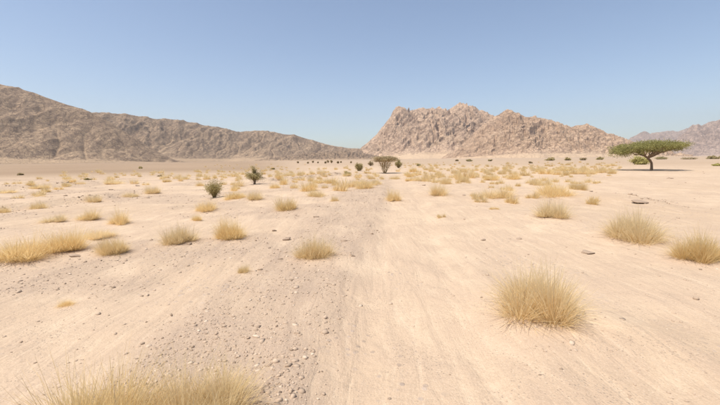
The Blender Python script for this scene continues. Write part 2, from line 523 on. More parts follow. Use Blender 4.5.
# ------------------------------------------------------------------ ground sheet
def axis(n_neg, n_pos, a, lo, hi):
    un = np.linspace(math.asinh(lo / a), 0, n_neg, endpoint=False)
    upv = np.linspace(0, math.asinh(hi / a), n_pos)
    return a * np.sinh(np.concatenate([un, upv]))
gx = axis(380, 380, 3.2, -6000, 6000)
gy = axis(120, 640, 3.0, -6000, 6000)
GX, GY = np.meshgrid(gx, gy)
GZ = height(GX, GY)
nx, ny = len(gx), len(gy)
idx = np.arange(nx * ny).reshape(ny, nx)
faces = np.stack([idx[:-1, :-1], idx[:-1, 1:], idx[1:, 1:], idx[1:, :-1]], -1).reshape(-1, 4)
GR = np.hypot(GX, GY)
farv = np.maximum(sstep(55, 150, GR) * 0.45, sstep(38, 85, GR) * sstep(-0.06, -0.32, GX / (np.abs(GY) + 1)))
me = mesh_np('ground', np.stack([GX, GY, GZ], -1).reshape(-1, 3), faces, smooth=True,
             extra={'gravel': gravel_mask(GX, GY) * (1 - sstep(45, 80, GR)), 'far': farv})
ground = tag(link('ground', me, MAT['ground']), kind='structure')

# ------------------------------------------------------------------ mountains
def mountain(name, pts, nS, nT, mat, slope=33, seed=0, crag=1.0, back=1.0, apron=0.12, cell=28.0, strata=0.0, spur=0.22, power=1.1, tilt=0.55, warp=0.25, gully=0.0, shear=0.0, block=0.0, fine=1.0):
    """pts: (px, py, distance) along the ridge; a mesh of columns from the foot over the ridge to the back foot"""
    P = []
    for px, py, Y in pts:
        d = ray(px, py); P.append(cam_loc + d * (Y / d[1]))
    P = np.array(P)
    L = np.concatenate([[0], np.cumsum(np.hypot(np.diff(P[:, 0]), np.diff(P[:, 1])))])
    s = np.linspace(0, L[-1], nS)
    X = np.interp(s, L, P[:, 0]); Y = np.interp(s, L, P[:, 1]); Z = np.interp(s, L, P[:, 2])
    g0 = height(X, Y)
    H = np.maximum(Z - g0, 2.0)
    # smoothed depth so that the foot line does not copy the skyline
    k = max(3, nS // 14); ker = np.hanning(2 * k + 1); ker /= ker.sum()
    Hs = np.convolve(np.pad(H, k, mode='edge'), ker, 'valid')
    D = Hs / math.tan(R(slope)) * (1 + 0.25 * fbm(s / 260.0, s * 0 + seed, 3, seed)) + 25
    t = np.concatenate([np.linspace(0, 1, nT), 1 + np.linspace(0, 1, nT // 3 + 1)[1:]])
    S, T = np.meshgrid(s, t)
    Xg = np.broadcast_to(X, S.shape).copy(); Yg = np.where(T <= 1, Y - D * (1 - T), Y + D * back * (T - 1))
    ta = np.clip((T - apron) / (1 - apron), 0, 1)
    prof_f = 0.07 * np.clip(T / max(apron, 0.02), 0, 1) * (1 - ta) + ta ** power
    prof_b = 1 - np.clip(T - 1, 0, 1) ** 1.0
    prof = np.where(T <= 1, prof_f, prof_b)
    HH = np.broadcast_to(H, S.shape); HHs = np.broadcast_to(Hs, S.shape)
    hl = HHs * (1 - T ** 3) + HH * T ** 3          # summit detail only near the ridge
    hl = np.where(T <= 1, hl, HH * (2 - T) + HHs * (T - 1))
    base = hl * prof
    env = np.clip(np.where(T <= 1, T * (1 - 0.82 * T ** 4) * 1.7, 0.3 * (2 - T)), 0, 1)
    wx = Xg + warp * HHs * fbm(Xg / 150, Yg / 150, 3, seed + 40); wy = Yg + warp * HHs * fbm(Xg / 150 + 9, Yg / 150, 3, seed + 41)
    sc = np.mean(Hs) / 180.0
    a = spur * HHs
    n = a * (ridged(wx / (110 * sc), wy / (230 * sc), 5, seed + 1) - 0.9) * env * sstep(apron * 0.5, apron + 0.25, T)
    n = n + 0.06 * HHs * crag * (ridged(wx / (38 * sc), wy / (70 * sc), 4, seed + 2) - 0.9) * np.clip(env + 0.12, 0, 1) * sstep(apron, apron + 0.15, T) * (1 - 0.65 * np.exp(-((T - 1) / 0.12) ** 2))
    d1, d2, cv = worley(wx / cell, wy / (cell * 1.3), seed + 3)
    e2 = sstep(apron, apron + 0.2, T) * np.where(T > 1, 2 - T, 1) * (1 - 0.78 * np.exp(-((T - 1) / 0.12) ** 2))
    n = n + fine * crag * cell * (0.20 * (cv - 0.5) + 0.2 * np.minimum(d2 - d1, 0.25)) * e2
    d1, d2, cv = worley(wx / (cell * 0.42), wy / (cell * 0.5), seed + 4)
    n = n + fine * crag * cell * 0.42 * (0.30 * (cv - 0.5) + 0.3 * np.minimum(d2 - d1, 0.2)) * e2
    chute = np.zeros_like(n)
    if gully:
        for lam, am in ((95 * sc, 1.0), (42 * sc, 0.7), (19 * sc, 0.5)):
            gxx = (Xg - shear * base + 0.35 * lam * fbm(Xg / (lam * 1.5), Yg / (lam * 1.5), 2, seed + 60)) / lam
            g_ = np.abs(gnoise(gxx, Yg / (lam * 6.0) + base / (lam * 9.0), seed + 61 + int(lam)))
            v_ = np.exp(-g_ * (9.0 if fine == 1.0 else 6.0)) * e2 * np.where(T <= 1, 1 - 0.75 * T ** 3, 0.3)
            n = n - gully * am * lam * 0.30 * v_ + gully * am * lam * 0.05 * e2
            chute = np.maximum(chute, v_ * (0.6 + 0.4 * am))
    if block:
        d1, d2, cv = worley((wx - 0.5 * base) / (cell * 2.6), (wy + 0.4 * base) / (cell * 3.0), seed + 71)
        n = n + block * cell * (0.6 * (cv - 0.5) + 0.5 * np.minimum(d2 - d1, 0.3)) * e2 * (1 - 0.9 * np.exp(-((T - 1) / 0.25) ** 2))
    zb = base + n
    if strata:
        q = (Xg * tilt - zb) / (26.0)
        st = ridged(q + 0.4 * fbm(Xg / 60, Yg / 60, 3, seed + 9), Xg / 300, 3, seed + 8)
        n = n + strata * (st - 0.8) * e2
    push = crag * 0.02 * HHs * fbm(Xg / (30 * sc), (zb) / (18 * sc), 4, seed + 6) * e2 * (1 - np.exp(-((T - 1) / 0.2) ** 2))
    Zg = height(Xg, Yg) + base + n
    Yg = Yg - push
    Xg = Xg + crag * 0.018 * HHs * fbm(Xg / (26 * sc) + 50, zb / (20 * sc), 3, seed + 7) * e2 * (1 - np.exp(-((T - 1) / 0.2) ** 2))
    # seat the skirt in the ground
    skirt = (T <= 0.0001) | (T >= 1.9999)
    Zg = np.where(skirt, height(Xg, Yg) - 4.0, Zg)
    edge = np.minimum(S - s[0], s[-1] - S) / (s[-1] - s[0])
    Zg = Zg - 6.0 * (1 - sstep(0, 0.02, edge))
    m, k2 = S.shape
    ix = np.arange(m * k2).reshape(m, k2)
    fc = np.stack([ix[:-1, :-1], ix[:-1, 1:], ix[1:, 1:], ix[1:, :-1]], -1).reshape(-1, 4)
    me = mesh_np(name, np.stack([Xg, Yg, Zg], -1).reshape(-1, 3), fc, smooth=False, extra={'chute': chute, 'toe': np.where(T < 1, 1 - sstep(apron * 0.6, apron * 1.5 + 0.03, T), 0)})
    return tag(link(name, me, mat), kind='structure')

def along(pts, y0, y1):
    x0, x1 = pts[0][0], pts[-1][0]
    return [(x, y, y0 + (y1 - y0) * (x - x0) / (x1 - x0)) for x, y in pts]

# far range on the right
mountain('mountain_far_right', along([(600, 156), (618, 145), (628, 139.5), (639.5, 133.5), (645, 131), (650.6, 133.6), (660, 132), (673, 129.4), (678, 131.7), (692, 128), (705, 127), (735, 119), (780, 110), (840, 112), (900, 135)], 4200, 3600),
         420, 110, MAT['far'], 30, 301, 0.8, cell=60, gully=0.5, shear=0.3)
mountain('mountain_right', along([(662, 157), (668, 150), (676, 141), (684, 134), (692, 126.5), (700.6, 124.7), (708, 123.5), (720, 120), (742, 113), (770, 104), (800, 110), (850, 122), (930, 150)], 2700, 2300),
         420, 110, MAT['far'], 31, 302, 0.8, cell=42, gully=0.5, shear=0.4)
# rocky massif in the middle, then the nearer ridge in front of it
mountain('mountain_massif', along([(352, 158), (358, 151), (365, 144.5), (371, 139), (376, 134.5), (382, 127), (388.6, 120.5), (393, 111.5), (396, 108.5), (400, 107.5), (404, 108.5), (407, 110.5), (418, 110), (428, 109.5), (437, 108), (448, 110.5),
         (454, 106.5), (459.5, 104.5), (467, 103.8), (473, 104.8), (479, 111), (487, 113), (494, 116.5), (503, 114), (515, 118), (530, 124), (560, 138), (600, 156)], 1750, 1650),
         620, 230, MAT['massif'], 36, 303, 1.1, cell=30, spur=0.15, strata=9.0, tilt=0.8, apron=0.16, power=0.95, gully=0.85, shear=0.9, block=0.9, fine=0.6)
mountain('mountain_ridge', along([(440, 158), (452, 152), (464, 143), (478, 130), (490, 119.5), (499, 114.5), (506.7, 111.5), (512, 110.8), (517.8, 112.5), (524.7, 118), (531, 116.8), (537, 116.4), (545, 117.5), (550, 119), (560, 123.5), (570, 127.5), (578, 125.5), (586.7, 124.7), (593, 127), (600.5, 130), (611.7, 135.8), (625.6, 139.4), (640, 144), (665, 151), (690, 157)], 1350, 1150),
         640, 210, MAT['ridge'], 34, 304, 1.0, cell=24, strata=9.0, spur=0.14, tilt=0.5, apron=0.09, power=1.0, gully=0.7, shear=0.8, block=0.8, fine=0.6)
# brown hills on the left
mountain('hill_range', along([(20, 150), (60, 128), (90, 113), (110, 113.5), (133, 115), (150, 118), (175, 119.5), (189, 122), (200, 124.5), (219, 126.7), (230, 129.5), (240, 132), (254, 131.5), (266, 131), (287, 134), (294.5, 134.5), (302, 137), (315, 141), (330, 145.5), (347, 147.8), (360, 149), (372, 152), (390, 158)], 1050, 1750),
         620, 150, MAT['hills'], 25, 305, 0.3, cell=9, spur=0.11, apron=0.13, power=1.1, warp=0.10, gully=0.45, shear=0.2)
mountain('hill_left', along([(-330, 120), (-200, 86), (-120, 74), (-60, 76), (-25, 81), (0, 84.5), (17, 88), (34, 93), (50, 98), (69, 105), (90, 112.5), (112, 124), (135, 138), (160, 154), (185, 164)], 680, 900),
         620, 190, MAT['hills'], 25, 306, 0.32, cell=7, spur=0.09, apron=0.13, power=1.1, warp=0.10, gully=0.4, shear=-0.35)
mountain('hill_foot', along([(250, 161), (275, 157), (300, 154), (325, 152), (345, 151), (360, 152.5), (375, 155.5), (392, 159)], 1250, 1420),
         260, 50, MAT['hills'], 16, 307, 0.25, cell=14, spur=0.3)

# ------------------------------------------------------------------ plants: grass tufts
def blades_np(n, rng, W=1.0, H=0.7, rbase=0.18, width=0.006, lean=1.25, seg=3, lo=0.55, up_bias=0.2, wob=0.035):
    az = rng.uniform(0, 2 * np.pi, n)
    u = rng.random(n)
    th = lean * u ** 0.75
    r0_ = rbase * W * np.sqrt(rng.random(n)) * (0.3 + 0.7 * u)
    a0 = az + rng.normal(0, 0.35, n)
    b = np.stack([r0_ * np.cos(a0), r0_ * np.sin(a0), np.full(n, -0.03)], -1)
    k = rng.uniform(lo, 1.05, n) * (0.88 + 0.24 * np.sin(az * 2 + rng.uniform(0, 6)) * np.sin(az * 3 + 1))
    tip = np.stack([0.5 * W * np.sin(th) * np.cos(az) * k, 0.5 * W * np.sin(th) * np.sin(az) * k, H * np.cos(th * 0.93) * k], -1)
    tip += rng.normal(0, wob, (n, 3)) * np.array([W, W, H])
    tip[:, 2] = np.maximum(tip[:, 2], 0.03)
    tip[:, 2] *= 1 - 0.35 * (np.hypot(tip[:, 0], tip[:, 1]) < 0.12 * W) * rng.random(n)
    ctrl = b * 0.5 + tip * 0.5
    ctrl[:, 2] = np.maximum(ctrl[:, 2], tip[:, 2] * (0.5 + 0.3 * up_bias))
    ctrl[:, :2] = b[:, :2] * (0.5 + 0.2 * up_bias) + tip[:, :2] * (0.5 - 0.2 * up_bias)
    sd_ = np.stack([-np.sin(az), np.cos(az), np.zeros(n)], -1)
    ph = rng.uniform(0, 2 * np.pi, n)[:, None]
    side = sd_ * np.cos(ph) + np.stack([np.cos(az), np.sin(az), np.zeros(n)], -1) * np.sin(ph)
    V = []; tone = []
    tn = np.clip(rng.normal(0.55, 0.25, n), 0, 1)
    for j in range(seg + 1):
        q = j / seg
        c = b * (1 - q) ** 2 + 2 * ctrl * q * (1 - q) + tip * q * q
        w = width * (1 - 0.75 * q) * rng.uniform(0.7, 1.3, n)[:, None]
        V += [c - side * w * 0.5, c + side * w * 0.5]
        tone += [tn, tn]
    V = np.stack(V, 1).reshape(-1, 3)
    tone = np.stack(tone, 1).reshape(-1)
    st = 2 * (seg + 1)
    o = np.arange(n)[:, None] * st
    Fs = [o + np.array([[2 * j, 2 * j + 1, 2 * j + 3, 2 * j + 2]]) for j in range(seg)]
    return V, np.concatenate(Fs), tone

def leaves_np(centers, rng, size=0.03, flat=0.5, elong=2.0):
    n = len(centers)
    nrm = rng.normal(0, 1, (n, 3)); nrm[:, 2] = np.abs(nrm[:, 2]) + flat
    nrm /= np.linalg.norm(nrm, axis=1)[:, None]
    a = np.cross(nrm, rng.normal(0, 1, (n, 3))); a /= np.linalg.norm(a, axis=1)[:, None] + 1e-9
    b = np.cross(nrm, a)
    s = size * rng.uniform(0.6, 1.4, n)[:, None]
    V = np.stack([centers - a * s * elong * 0.5, centers + b * s * 0.5, centers + a * s * elong * 0.5, centers - b * s * 0.5], 1).reshape(-1, 3)
    Fs = np.arange(n * 4).reshape(n, 4)
    return V, Fs, np.repeat(np.clip(rng.normal(0.5, 0.28, n), 0, 1), 4)

def join(parts):
    V = []; Fc = []; T = []; o = 0
    for v, f, t in parts:
        V.append(v); Fc.append(f + o); T.append(t); o += len(v)
    return np.concatenate(V), np.concatenate(Fc), np.concatenate(T)

def tuft_mesh(seed, n, width, lean=1.3, lo=0.5, lobes=3, seg=3, H=0.7):
    """several overlapping fans so that the outline is uneven"""
    rng = np.random.default_rng(seed)
    parts = []
    for i in range(lobes):
        v, f, t = blades_np(n // lobes, rng, W=1.0 if lobes == 1 else rng.uniform(0.5, 0.92), H=H * rng.uniform(0.5, 1.08), width=width, lean=lean, seg=seg, lo=lo)
        if lobes > 1:
            a = 2 * np.pi * (i + rng.uniform(-0.2, 0.2)) / lobes
            v = v + np.array([math.cos(a), math.sin(a), 0]) * rng.uniform(0.06, 0.25)
        parts.append((v, f, t))
    return parts

NEAR = []; DEADM = []
for i in range(6):
    v, f, t = join(tuft_mesh(100 + i, 2300, 0.0042, lean=1.55, lo=0.25, lobes=3 + i % 3))
    me = mesh_np('stalks', v, f, t); me.materials.append(MAT['straw']); NEAR.append(me)
    rng = np.random.default_rng(140 + i)
    v, f, t = blades_np(260, rng, W=0.8, H=0.2, rbase=0.3, width=0.010, lean=1.5, seg=2, lo=0.4)
    me = mesh_np('dead_base', v, f, t); me.materials.append(MAT['dead']); DEADM.append(me)
BIG = []
for i in range(3):
    v, f, t = join(tuft_mesh(180 + i, 5000, 0.0030, lean=1.6, lo=0.22, lobes=5 + i))
    me = mesh_np('stalks', v, f, t); me.materials.append(MAT['straw']); BIG.append(me)
FARM = []
for i in range(5):
    v, f, t = join(tuft_mesh(200 + i, 520, 0.012, lean=1.5, lo=0.35, lobes=2 + i % 3, seg=2))
    me = mesh_np('stalks', v, f, t); me.materials.append(MAT['straw']); FARM.append(me)

rnd = random.Random(5)
GT = 'dry grass tufts scattered over the plain'
placed = []
def tuft(px, py, w, h, label, near=True, group=GT):
    p = ground_at(px, py)
    dist = float(np.dot(p - cam_loc, fw))
    W = w * dist / F * 1.2; Hh = h * dist / F * 1.1
    placed.append((p[0], p[1], W))
    i = rnd.randrange(6)
    rz = rnd.uniform(0, 6.28)
    if near:
        if py > 228 and w > 30: W *= 1.15
        e = empty('grass_tuft', (p[0], p[1], p[2] - 0.01), rz, (W * rnd.uniform(0.88, 1.12), W * rnd.uniform(0.88, 1.12), Hh / 0.68))
        e.rotation_euler = (rnd.uniform(-.1, .1), rnd.uniform(-.1, .1), rz)
        link('stalks', BIG[i % 3] if py > 228 and w > 30 else NEAR[i], None, e)
        link('dead_base', DEADM[i], None, e)
    else:
        e = link('grass_tuft', FARM[i % 5], None)
        e.location = (p[0], p[1], p[2] - 0.01); e.rotation_euler = (0, 0, rz); e.scale = (W, W, Hh / 0.66)
    tag(e, label, 'grass tuft', group)
    return e

for a in HAND:
    tuft(*a[:4], a[4], near=True)

# the many far tufts, told apart by nothing but the belt they stand in
CLEAR = [(240, 272, 177, 191), (203, 226, 186, 202), (377, 394, 167, 178), (630, 700, 160, 180)]   # open ground by the trees
BELTS = [
 # px range, py range, count, width m range, label
 ((60, 235), (171, 186), 30, (0.5, 1.1), 'one of many small far straw tufts on the left plain'),
 ((225, 350), (168, 192), 46, (0.5, 1.2), 'one of many small straw tufts in the belt right of the small dark tree'),
 ((345, 400), (168, 186), 18, (0.5, 1.0), 'one of many small straw tufts around the foot of the thorn tree'),
 ((400, 520), (163.5, 180), 60, (0.6, 1.5), 'one of many small straw tufts in the yellow belt below the massif'),
 ((500, 615), (162.5, 176), 52, (0.6, 1.7), 'one of many small straw tufts in the yellow belt below the front ridge'),
 ((0, 70), (178, 200), 12, (0.4, 0.8), 'one of many small low tufts near the left edge'),
 ((470, 600), (178, 205), 16, (0.35, 0.7), 'one of many small tufts between the larger right-hand tufts'),
]
for (xa, xb), (ya, yb), cnt, (wa, wb), lab in BELTS:
    got = 0; tries = 0
    while got < cnt and tries < cnt * 30:
        tries += 1
        px = rnd.uniform(xa, xb); py = rnd.uniform(ya, yb)
        p = ground_at(px, py)
        if any(abs(p[0] - q[0]) < 0.45 * q[2] and abs(p[1] - q[1]) < 0.7 * q[2] for q in placed): continue
        if abs(p[0] - track_x(p[1])) < 1.0 and p[1] < 50: continue
        if any(a <= px <= b and c <= py <= d for a, b, c, d in CLEAR): continue
        dist = float(np.dot(p - cam_loc, fw))
        W = rnd.uniform(wa, wb) * 1.2
        tuft(px, py, W * F / dist, W * rnd.uniform(0.42, 0.6) * F / dist, lab, near=False, group=lab.replace('one of many ', ''))
        got += 1

# beyond those the dry grass runs together into a yellow belt
def far_grass():
    rng = np.random.default_rng(61)
    parts = []
    for (xa, xb), (ya, yb), cnt in [((390, 620), (161.8, 172), 300), ((200, 395), (164.5, 178), 190), ((60, 240), (170, 180), 60), ((400, 600), (170, 184), 70)]:
        for i in range(cnt):
            px = rng.uniform(xa, xb); py = ya + (yb - ya) * rng.random() ** 0.8
            d = ray(px, py); s_ = CAM_H / -d[2]; p = cam_loc + d * s_
            x, y = float(p[0]), float(p[1])
            if abs(x - track_x(y)) < 1.3 and y < 60: continue
            if float(fbm(np.array(x / 14.0), np.array(y / 22.0), 2, 71)) < -0.12: continue
            if any(a <= px <= b and c <= py <= d for a, b, c, d in CLEAR): continue
            W = rng.uniform(0.5, 1.3) * (1 + 0.004 * y)
            v, f, t = blades_np(90, rng, W=W, H=W * rng.uniform(0.35, 0.5), rbase=0.3, width=0.02 + 0.0002 * y, lean=1.5, seg=2, lo=0.35)
            parts.append((v + np.array([x, y, float(height(x, y))]), f, t))
    v, f, t = join(parts)
    o = link('dry_grass', mesh_np('dry_grass', v, f, t), MAT['straw'])
    tag(o, 'yellow belt of far dry grass running together below the mountains', 'grass', kind='stuff')
far_grass()

# ------------------------------------------------------------------ plants: bushes and trees
def tube(path, radii, k=7):
    path = np.array(path, float); n = len(path)
    V = []; Fc = []
    for i in range(n):
        d = path[min(i + 1, n - 1)] - path[max(i - 1, 0)]
        d /= np.linalg.norm(d) + 1e-9
        a = np.cross(d, [0.3, 1, 0.2]); a /= np.linalg.norm(a); b = np.cross(d, a)
        for j in range(k):
            q = 2 * np.pi * j / k
            V.append(path[i] + (a * math.cos(q) + b * math.sin(q)) * radii[i])
    for i in range(n - 1):
        for j in range(k):
            Fc.append((i * k + j, i * k + (j + 1) % k, (i + 1) * k + (j + 1) % k, (i + 1) * k + j))
    return np.array(V), np.array(Fc), np.full(n * k, 0.5)

def wobble(a, b, n, amp, rng, sag=0.0):
    a = np.array(a, float); b = np.array(b, float)
    t = np.linspace(0, 1, n)[:, None]
    p = a * (1 - t) + b * t + rng.normal(0, amp, (n, 3)) * np.sin(np.pi * t)
    p[:, 2] += sag * np.sin(np.pi * t[:, 0])
    return p

def place_plant(name, px, py, label, cat, group=None, off=0.0):
    p = ground_at(px, py)
    e = empty(name, (p[0], p[1], p[2] - off))
    tag(e, label, cat, group)
    return e, float(np.dot(p - cam_loc, fw))

# --- umbrella acacia on the right
def acacia():
    e, dist = place_plant('acacia_tree', 651.4, 170.3, 'green umbrella acacia with flat spreading crown and bent leaning trunk', 'tree', off=0.05)
    m = dist / F                                   # metres per photo pixel at that distance
    rng = np.random.default_rng(77)
    P = lambda dx, dy, z=0.0: np.array([dx * m, z, dy * m])
    tr = [tube([P(0.3, -1.5), P(0, 0.4), P(-0.1, 4), P(-0.5, 7.5), P(-2.2, 10.2), P(-5.0, 12.8), P(-8.2, 14.8)],
               [0.24, 0.20, 0.165, 0.155, 0.15, 0.14, 0.12], 10)]
    fork = P(-5.0, 12.8); fork2 = P(-1.2, 9.0); fork3 = P(-8.2, 14.8)
    ends = []
    def limb(a, b, ra, rb):
        path = wobble(a, b, 7, 0.10, rng, 0.25)
        tr.append(tube(path, np.linspace(ra, rb, 7), 6))
        for q in range(4):
            i = rng.integers(2, 6)
            t = path[i] + np.array([rng.normal(0, 1.0), rng.normal(0, 1.0), rng.uniform(0.25, 0.9)])
            tp = wobble(path[i], t, 5, 0.06, rng)
            tr.append(tube(tp, np.linspace(0.035, 0.012, 5), 4)); ends.append(tp[-1])
        ends.append(path[-1])
    for (dx, dy, z) in [(-40, 16.5, 0.5), (-33, 20, -2.8), (-28, 20, 2.8), (-18, 22, -3.6), (-14, 23, 3.4)]:
        limb(fork3, P(-5.7 + (dx + 5.7) * 0.76, dy, z * 0.8), 0.10, 0.025)
    for (dx, dy, z) in [(-4, 23, -4.0), (0, 24, 3.8), (6, 23, -2.4), (14, 22, 1.5), (12, 22, -4.0)]:
        limb(fork, P(-5.7 + (dx + 5.7) * 0.76, dy, z * 0.8), 0.10, 0.03)
    for (dx, dy, z) in [(24, 22, 2.6), (27, 22, -2.2), (31, 21, 0.3)]:
        limb(P(-4.5, 12.4), P(-5.7 + (dx + 5.7) * 0.76, dy, z * 0.8), 0.09, 0.025)
    v, f, t = join(tr)
    link('trunk', mesh_np('trunk', v, f, t, smooth=True), MAT['bark'], e)
    # crown: flat layered pads of leaf clumps between a level top and an uneven underside
    xs = np.array([-46.5, -41, -36, -26, -15, 0, 14, 25, 31, 35])
    top = np.array([17.5, 21.5, 24.6, 27.0, 28.8, 29.6, 29.0, 28.0, 25.8, 22.6])
    bot = np.array([16.5, 13.8, 13.4, 15.2, 15.4, 17.0, 18.2, 18.6, 20.0, 22.0])
    C = []
    nclump = 760
    for i in range(nclump):
        while True:
            dx = rng.uniform(-46, 35); z = rng.uniform(-1, 1)
            cx = (dx + 5.7) / 40.7
            if cx * cx + z * z < 1.0: break
        rad = math.sqrt(cx * cx + z * z)
        tp = np.interp(dx, xs, top); bt = np.interp(dx, xs, bot)
        mid_ = 0.5 * (tp + bt)
        tp = mid_ + (tp - mid_) * math.sqrt(max(0.05, 1 - z * z)); bt = mid_ + (bt - mid_) * math.sqrt(max(0.08, 1 - z * z))
        hole = float(fbm(np.array(dx / 9.0), np.array(z * 3.0), 2, 55))
        if hole < -0.2: continue
        q = rng.beta(1.6, 1.1)
        if q < 0.45 and float(fbm(np.array(dx / 6.0), np.array(z * 4.0 + 9), 2, 56)) < 0.0: continue
        dy = bt + (tp - bt) * q
        dy += 1.3 * float(fbm(np.array(dx / 7.0), np.array(z * 2.5), 2, 57))
        c = P(-5.7 + (dx + 5.7) * 0.76, dy, z * 4.2)
        n = rng.integers(26, 62)
        C.append(c + rng.normal(0, 1, (n, 3)) * np.array([0.36, 0.36, 0.13]))
    for en in ends:
        C.append(en + rng.normal(0, 1, (34, 3)) * np.array([0.35, 0.35, 0.12]))
    C = np.concatenate(C)
    v, f, t = leaves_np(C, rng, 0.085, 0.9, 1.9)
    link('crown', mesh_np('crown', v, f, t), MAT['olive'], e)
acacia()

def bush(name, px, py, w, h, label, cat, leafmat, seed, nst=16, nleaf=900, leaf=0.02, base=0.10, stemr=0.012, lean=0.9, low=0.25, group=None, tw=500):
    """stems fanning out from one foot, twigs and small leaves along the upper part"""
    e, dist = place_plant(name, px, py, label, cat, group, 0.02)
    m = dist / F; W = w * m; H = h * m
    rng = np.random.default_rng(seed)
    st = []; C = []
    for i in range(nst):
        az = 2 * np.pi * (i + rng.uniform(-0.4, 0.4)) / nst; th = lean * math.sqrt(rng.uniform(0.0, 1.0))
        k = rng.uniform(0.7, 1.0)
        a = np.array([math.cos(az) * base * W * 0.5, math.sin(az) * base * W * 0.5, -0.02])
        b = np.array([math.cos(az) * math.sin(th) / math.sin(max(lean, .2)) * W * 0.5 * k, math.sin(az) * math.sin(th) / math.sin(max(lean, .2)) * W * 0.5 * k, H * k * (max(0.12, math.cos(th * 1.1)) if lean > 0.8 else 0.62 + 0.38 * math.cos(th))])
        path = wobble(a, b, 6, 0.03 * W, rng, 0.04 * H)
        st.append(tube(path, np.linspace(stemr, stemr * 0.25, 6), 4))
        cnt = nleaf // nst
        q = low + (1 - low) * rng.random(cnt) ** 0.8
        ip = q * 5; i0 = np.clip(ip.astype(int), 0, 4); fr = (ip - i0)[:, None]
        C.append(path[i0] * (1 - fr) + path[i0 + 1] * fr + rng.normal(0, 1, (cnt, 3)) * np.array([W, W, H * 0.9]) * 0.085)
    v, f, t = join(st)
    link('stems', mesh_np('stems', v, f, t), MAT['bark'], e)
    C = np.concatenate(C); C[:, 2] = np.maximum(C[:, 2], 0.03)
    lv = leaves_np(C, rng, leaf, 0.2, 2.6)
    parts = [lv]
    if tw:
        parts.append(blades_np(tw, rng, W=W * 0.95, H=H * 0.98, rbase=0.08, width=leaf * 0.35, lean=lean * 1.1, seg=3, lo=0.6))
    v, f, t = join(parts)
    link('crown', mesh_np('crown', v, f, t), MAT[leafmat], e)
    return e

bush('desert_bush', 214.5, 197.5, 19, 21, 'feathery upright grey-green bush standing left of the small dark tree', 'bush', 'bushleaf', 11, nst=26, nleaf=2600, leaf=0.022, lean=0.95, low=0.3, stemr=0.008, tw=500)
bush('desert_bush', 359, 171, 8.5, 9.5, 'dark rounded bush left of the flat thorn tree', 'bush', 'bushleaf', 12, nst=16, nleaf=2200, leaf=0.07, lean=0.9, tw=200)
bush('desert_bush', 398.5, 168, 8, 8.5, 'dark leafy bush just right of the flat thorn tree', 'bush', 'bushleaf', 13, nst=14, nleaf=2000, leaf=0.08, lean=0.9, tw=200)
bush('desert_bush', 370.5, 166, 6, 5.5, 'small brown flat-topped bush just left of the thorn tree crown', 'bush', 'thorn', 14, nst=12, nleaf=900, leaf=0.10, lean=1.1, low=0.55, tw=100)
bush('desert_bush', 347, 175, 9, 4, 'low olive bush at the right end of the dark bank', 'bush', 'bushleaf', 15, nst=12, nleaf=1200, leaf=0.05, lean=1.2, tw=200)
bush('desert_bush', 640, 164.5, 17, 9.5, 'yellow-green bush behind the acacia, left of its trunk', 'bush', 'lime', 16, nst=22, nleaf=3200, leaf=0.16, lean=1.25, low=0.15, tw=300)
SM = [
 (418.5, 166, 4.5, 2.6, 'tiny dark shrub in the open right of the thorn tree'),
 (457, 161.2, 3.2, 2.2, 'tiny dark shrub below the massif, leftmost of a close pair'),
 (469, 161.4, 6, 2.6, 'tiny dark shrub below the massif, wider one of a close pair'),
 (490, 161.2, 4.4, 2.4, 'tiny dark shrub below the massif, alone right of the pair'),
 (530.5, 163.4, 4, 2.4, 'tiny dark shrub on the yellow belt below the front ridge'),
 (550.5, 160.6, 10, 4.6, 'olive shrub at the foot of the front ridge, largest on its left half'),
 (568, 160.4, 6, 4.0, 'olive shrub at the foot of the front ridge, second from the left'),
 (583, 160.2, 7, 3.6, 'olive shrub at the foot of the front ridge, third from the left'),
 (600, 159.8, 7, 3.4, 'olive shrub at the ridge foot just left of the acacia crown'),
 (661, 159.2, 12, 3.0, 'low dark shrub far behind the acacia, right of its trunk'),
 (689, 158.4, 13, 3.0, 'low wide dark shrub beyond the acacia, right of its crown'),
 (714, 158.6, 13, 5.0, 'green rounded shrub far off at the right edge'),
 (717, 166.0, 9, 3.4, 'dry yellow shrub in the open at the right edge'),
 (20.5, 175.2, 5.5, 3.0, 'lone brown shrub on the bare slope at the far left'),
 (140.5, 168.6, 3.4, 2.2, 'lone tiny dark shrub on the bare left slope'),
 (87.5, 180, 6, 2.6, 'small olive shrub at the back edge of the left plain'),
 (160, 176.5, 5, 2.0, 'small dark shrub at the back of the left plain, farther right'),
 (273, 169.5, 4, 2.0, 'tiny dark shrub behind the small dark tree, to its right'),
]
for i, (px, py, w, h, lab) in enumerate(SM):
    lf = 'lime' if 'dry yellow' in lab else 'thorn' if i % 3 == 1 or 'brown' in lab else 'bushleaf'
    p = ground_at(px, py); dist = float(np.dot(p - cam_loc, fw))
    bush('desert_shrub', px, py, w, h * 0.85, lab, 'shrub', lf, 300 + i, nst=9, nleaf=700, leaf=max(0.04, dist * 0.0016), lean=1.2, low=0.1, stemr=0.00018 * dist + 0.006, tw=0)
# a loose row of tiny far trees before the left hills
for i, (px, h) in enumerate([(298, 1.4), (308, 1.3), (313, 2.0), (318, 1.3), (325.5, 1.7), (328, 2.3), (331.5, 2.8), (338, 1.8), (341, 1.3), (351, 1.6)]):
    p = ground_at(px, 163.2); dist = float(np.dot(p - cam_loc, fw))
    bush('distant_tree', px, 163.2 + 0.4 * math.sin(i * 2.1), h * 0.9, h * 1.1, 'one of a row of tiny far trees before the left hills', 'tree', 'thorn', 340 + i, nst=6, nleaf=260, leaf=dist * 0.0016, lean=0.8, low=0.4, stemr=0.0003 * dist, group='row of tiny far trees before the hills', tw=0)

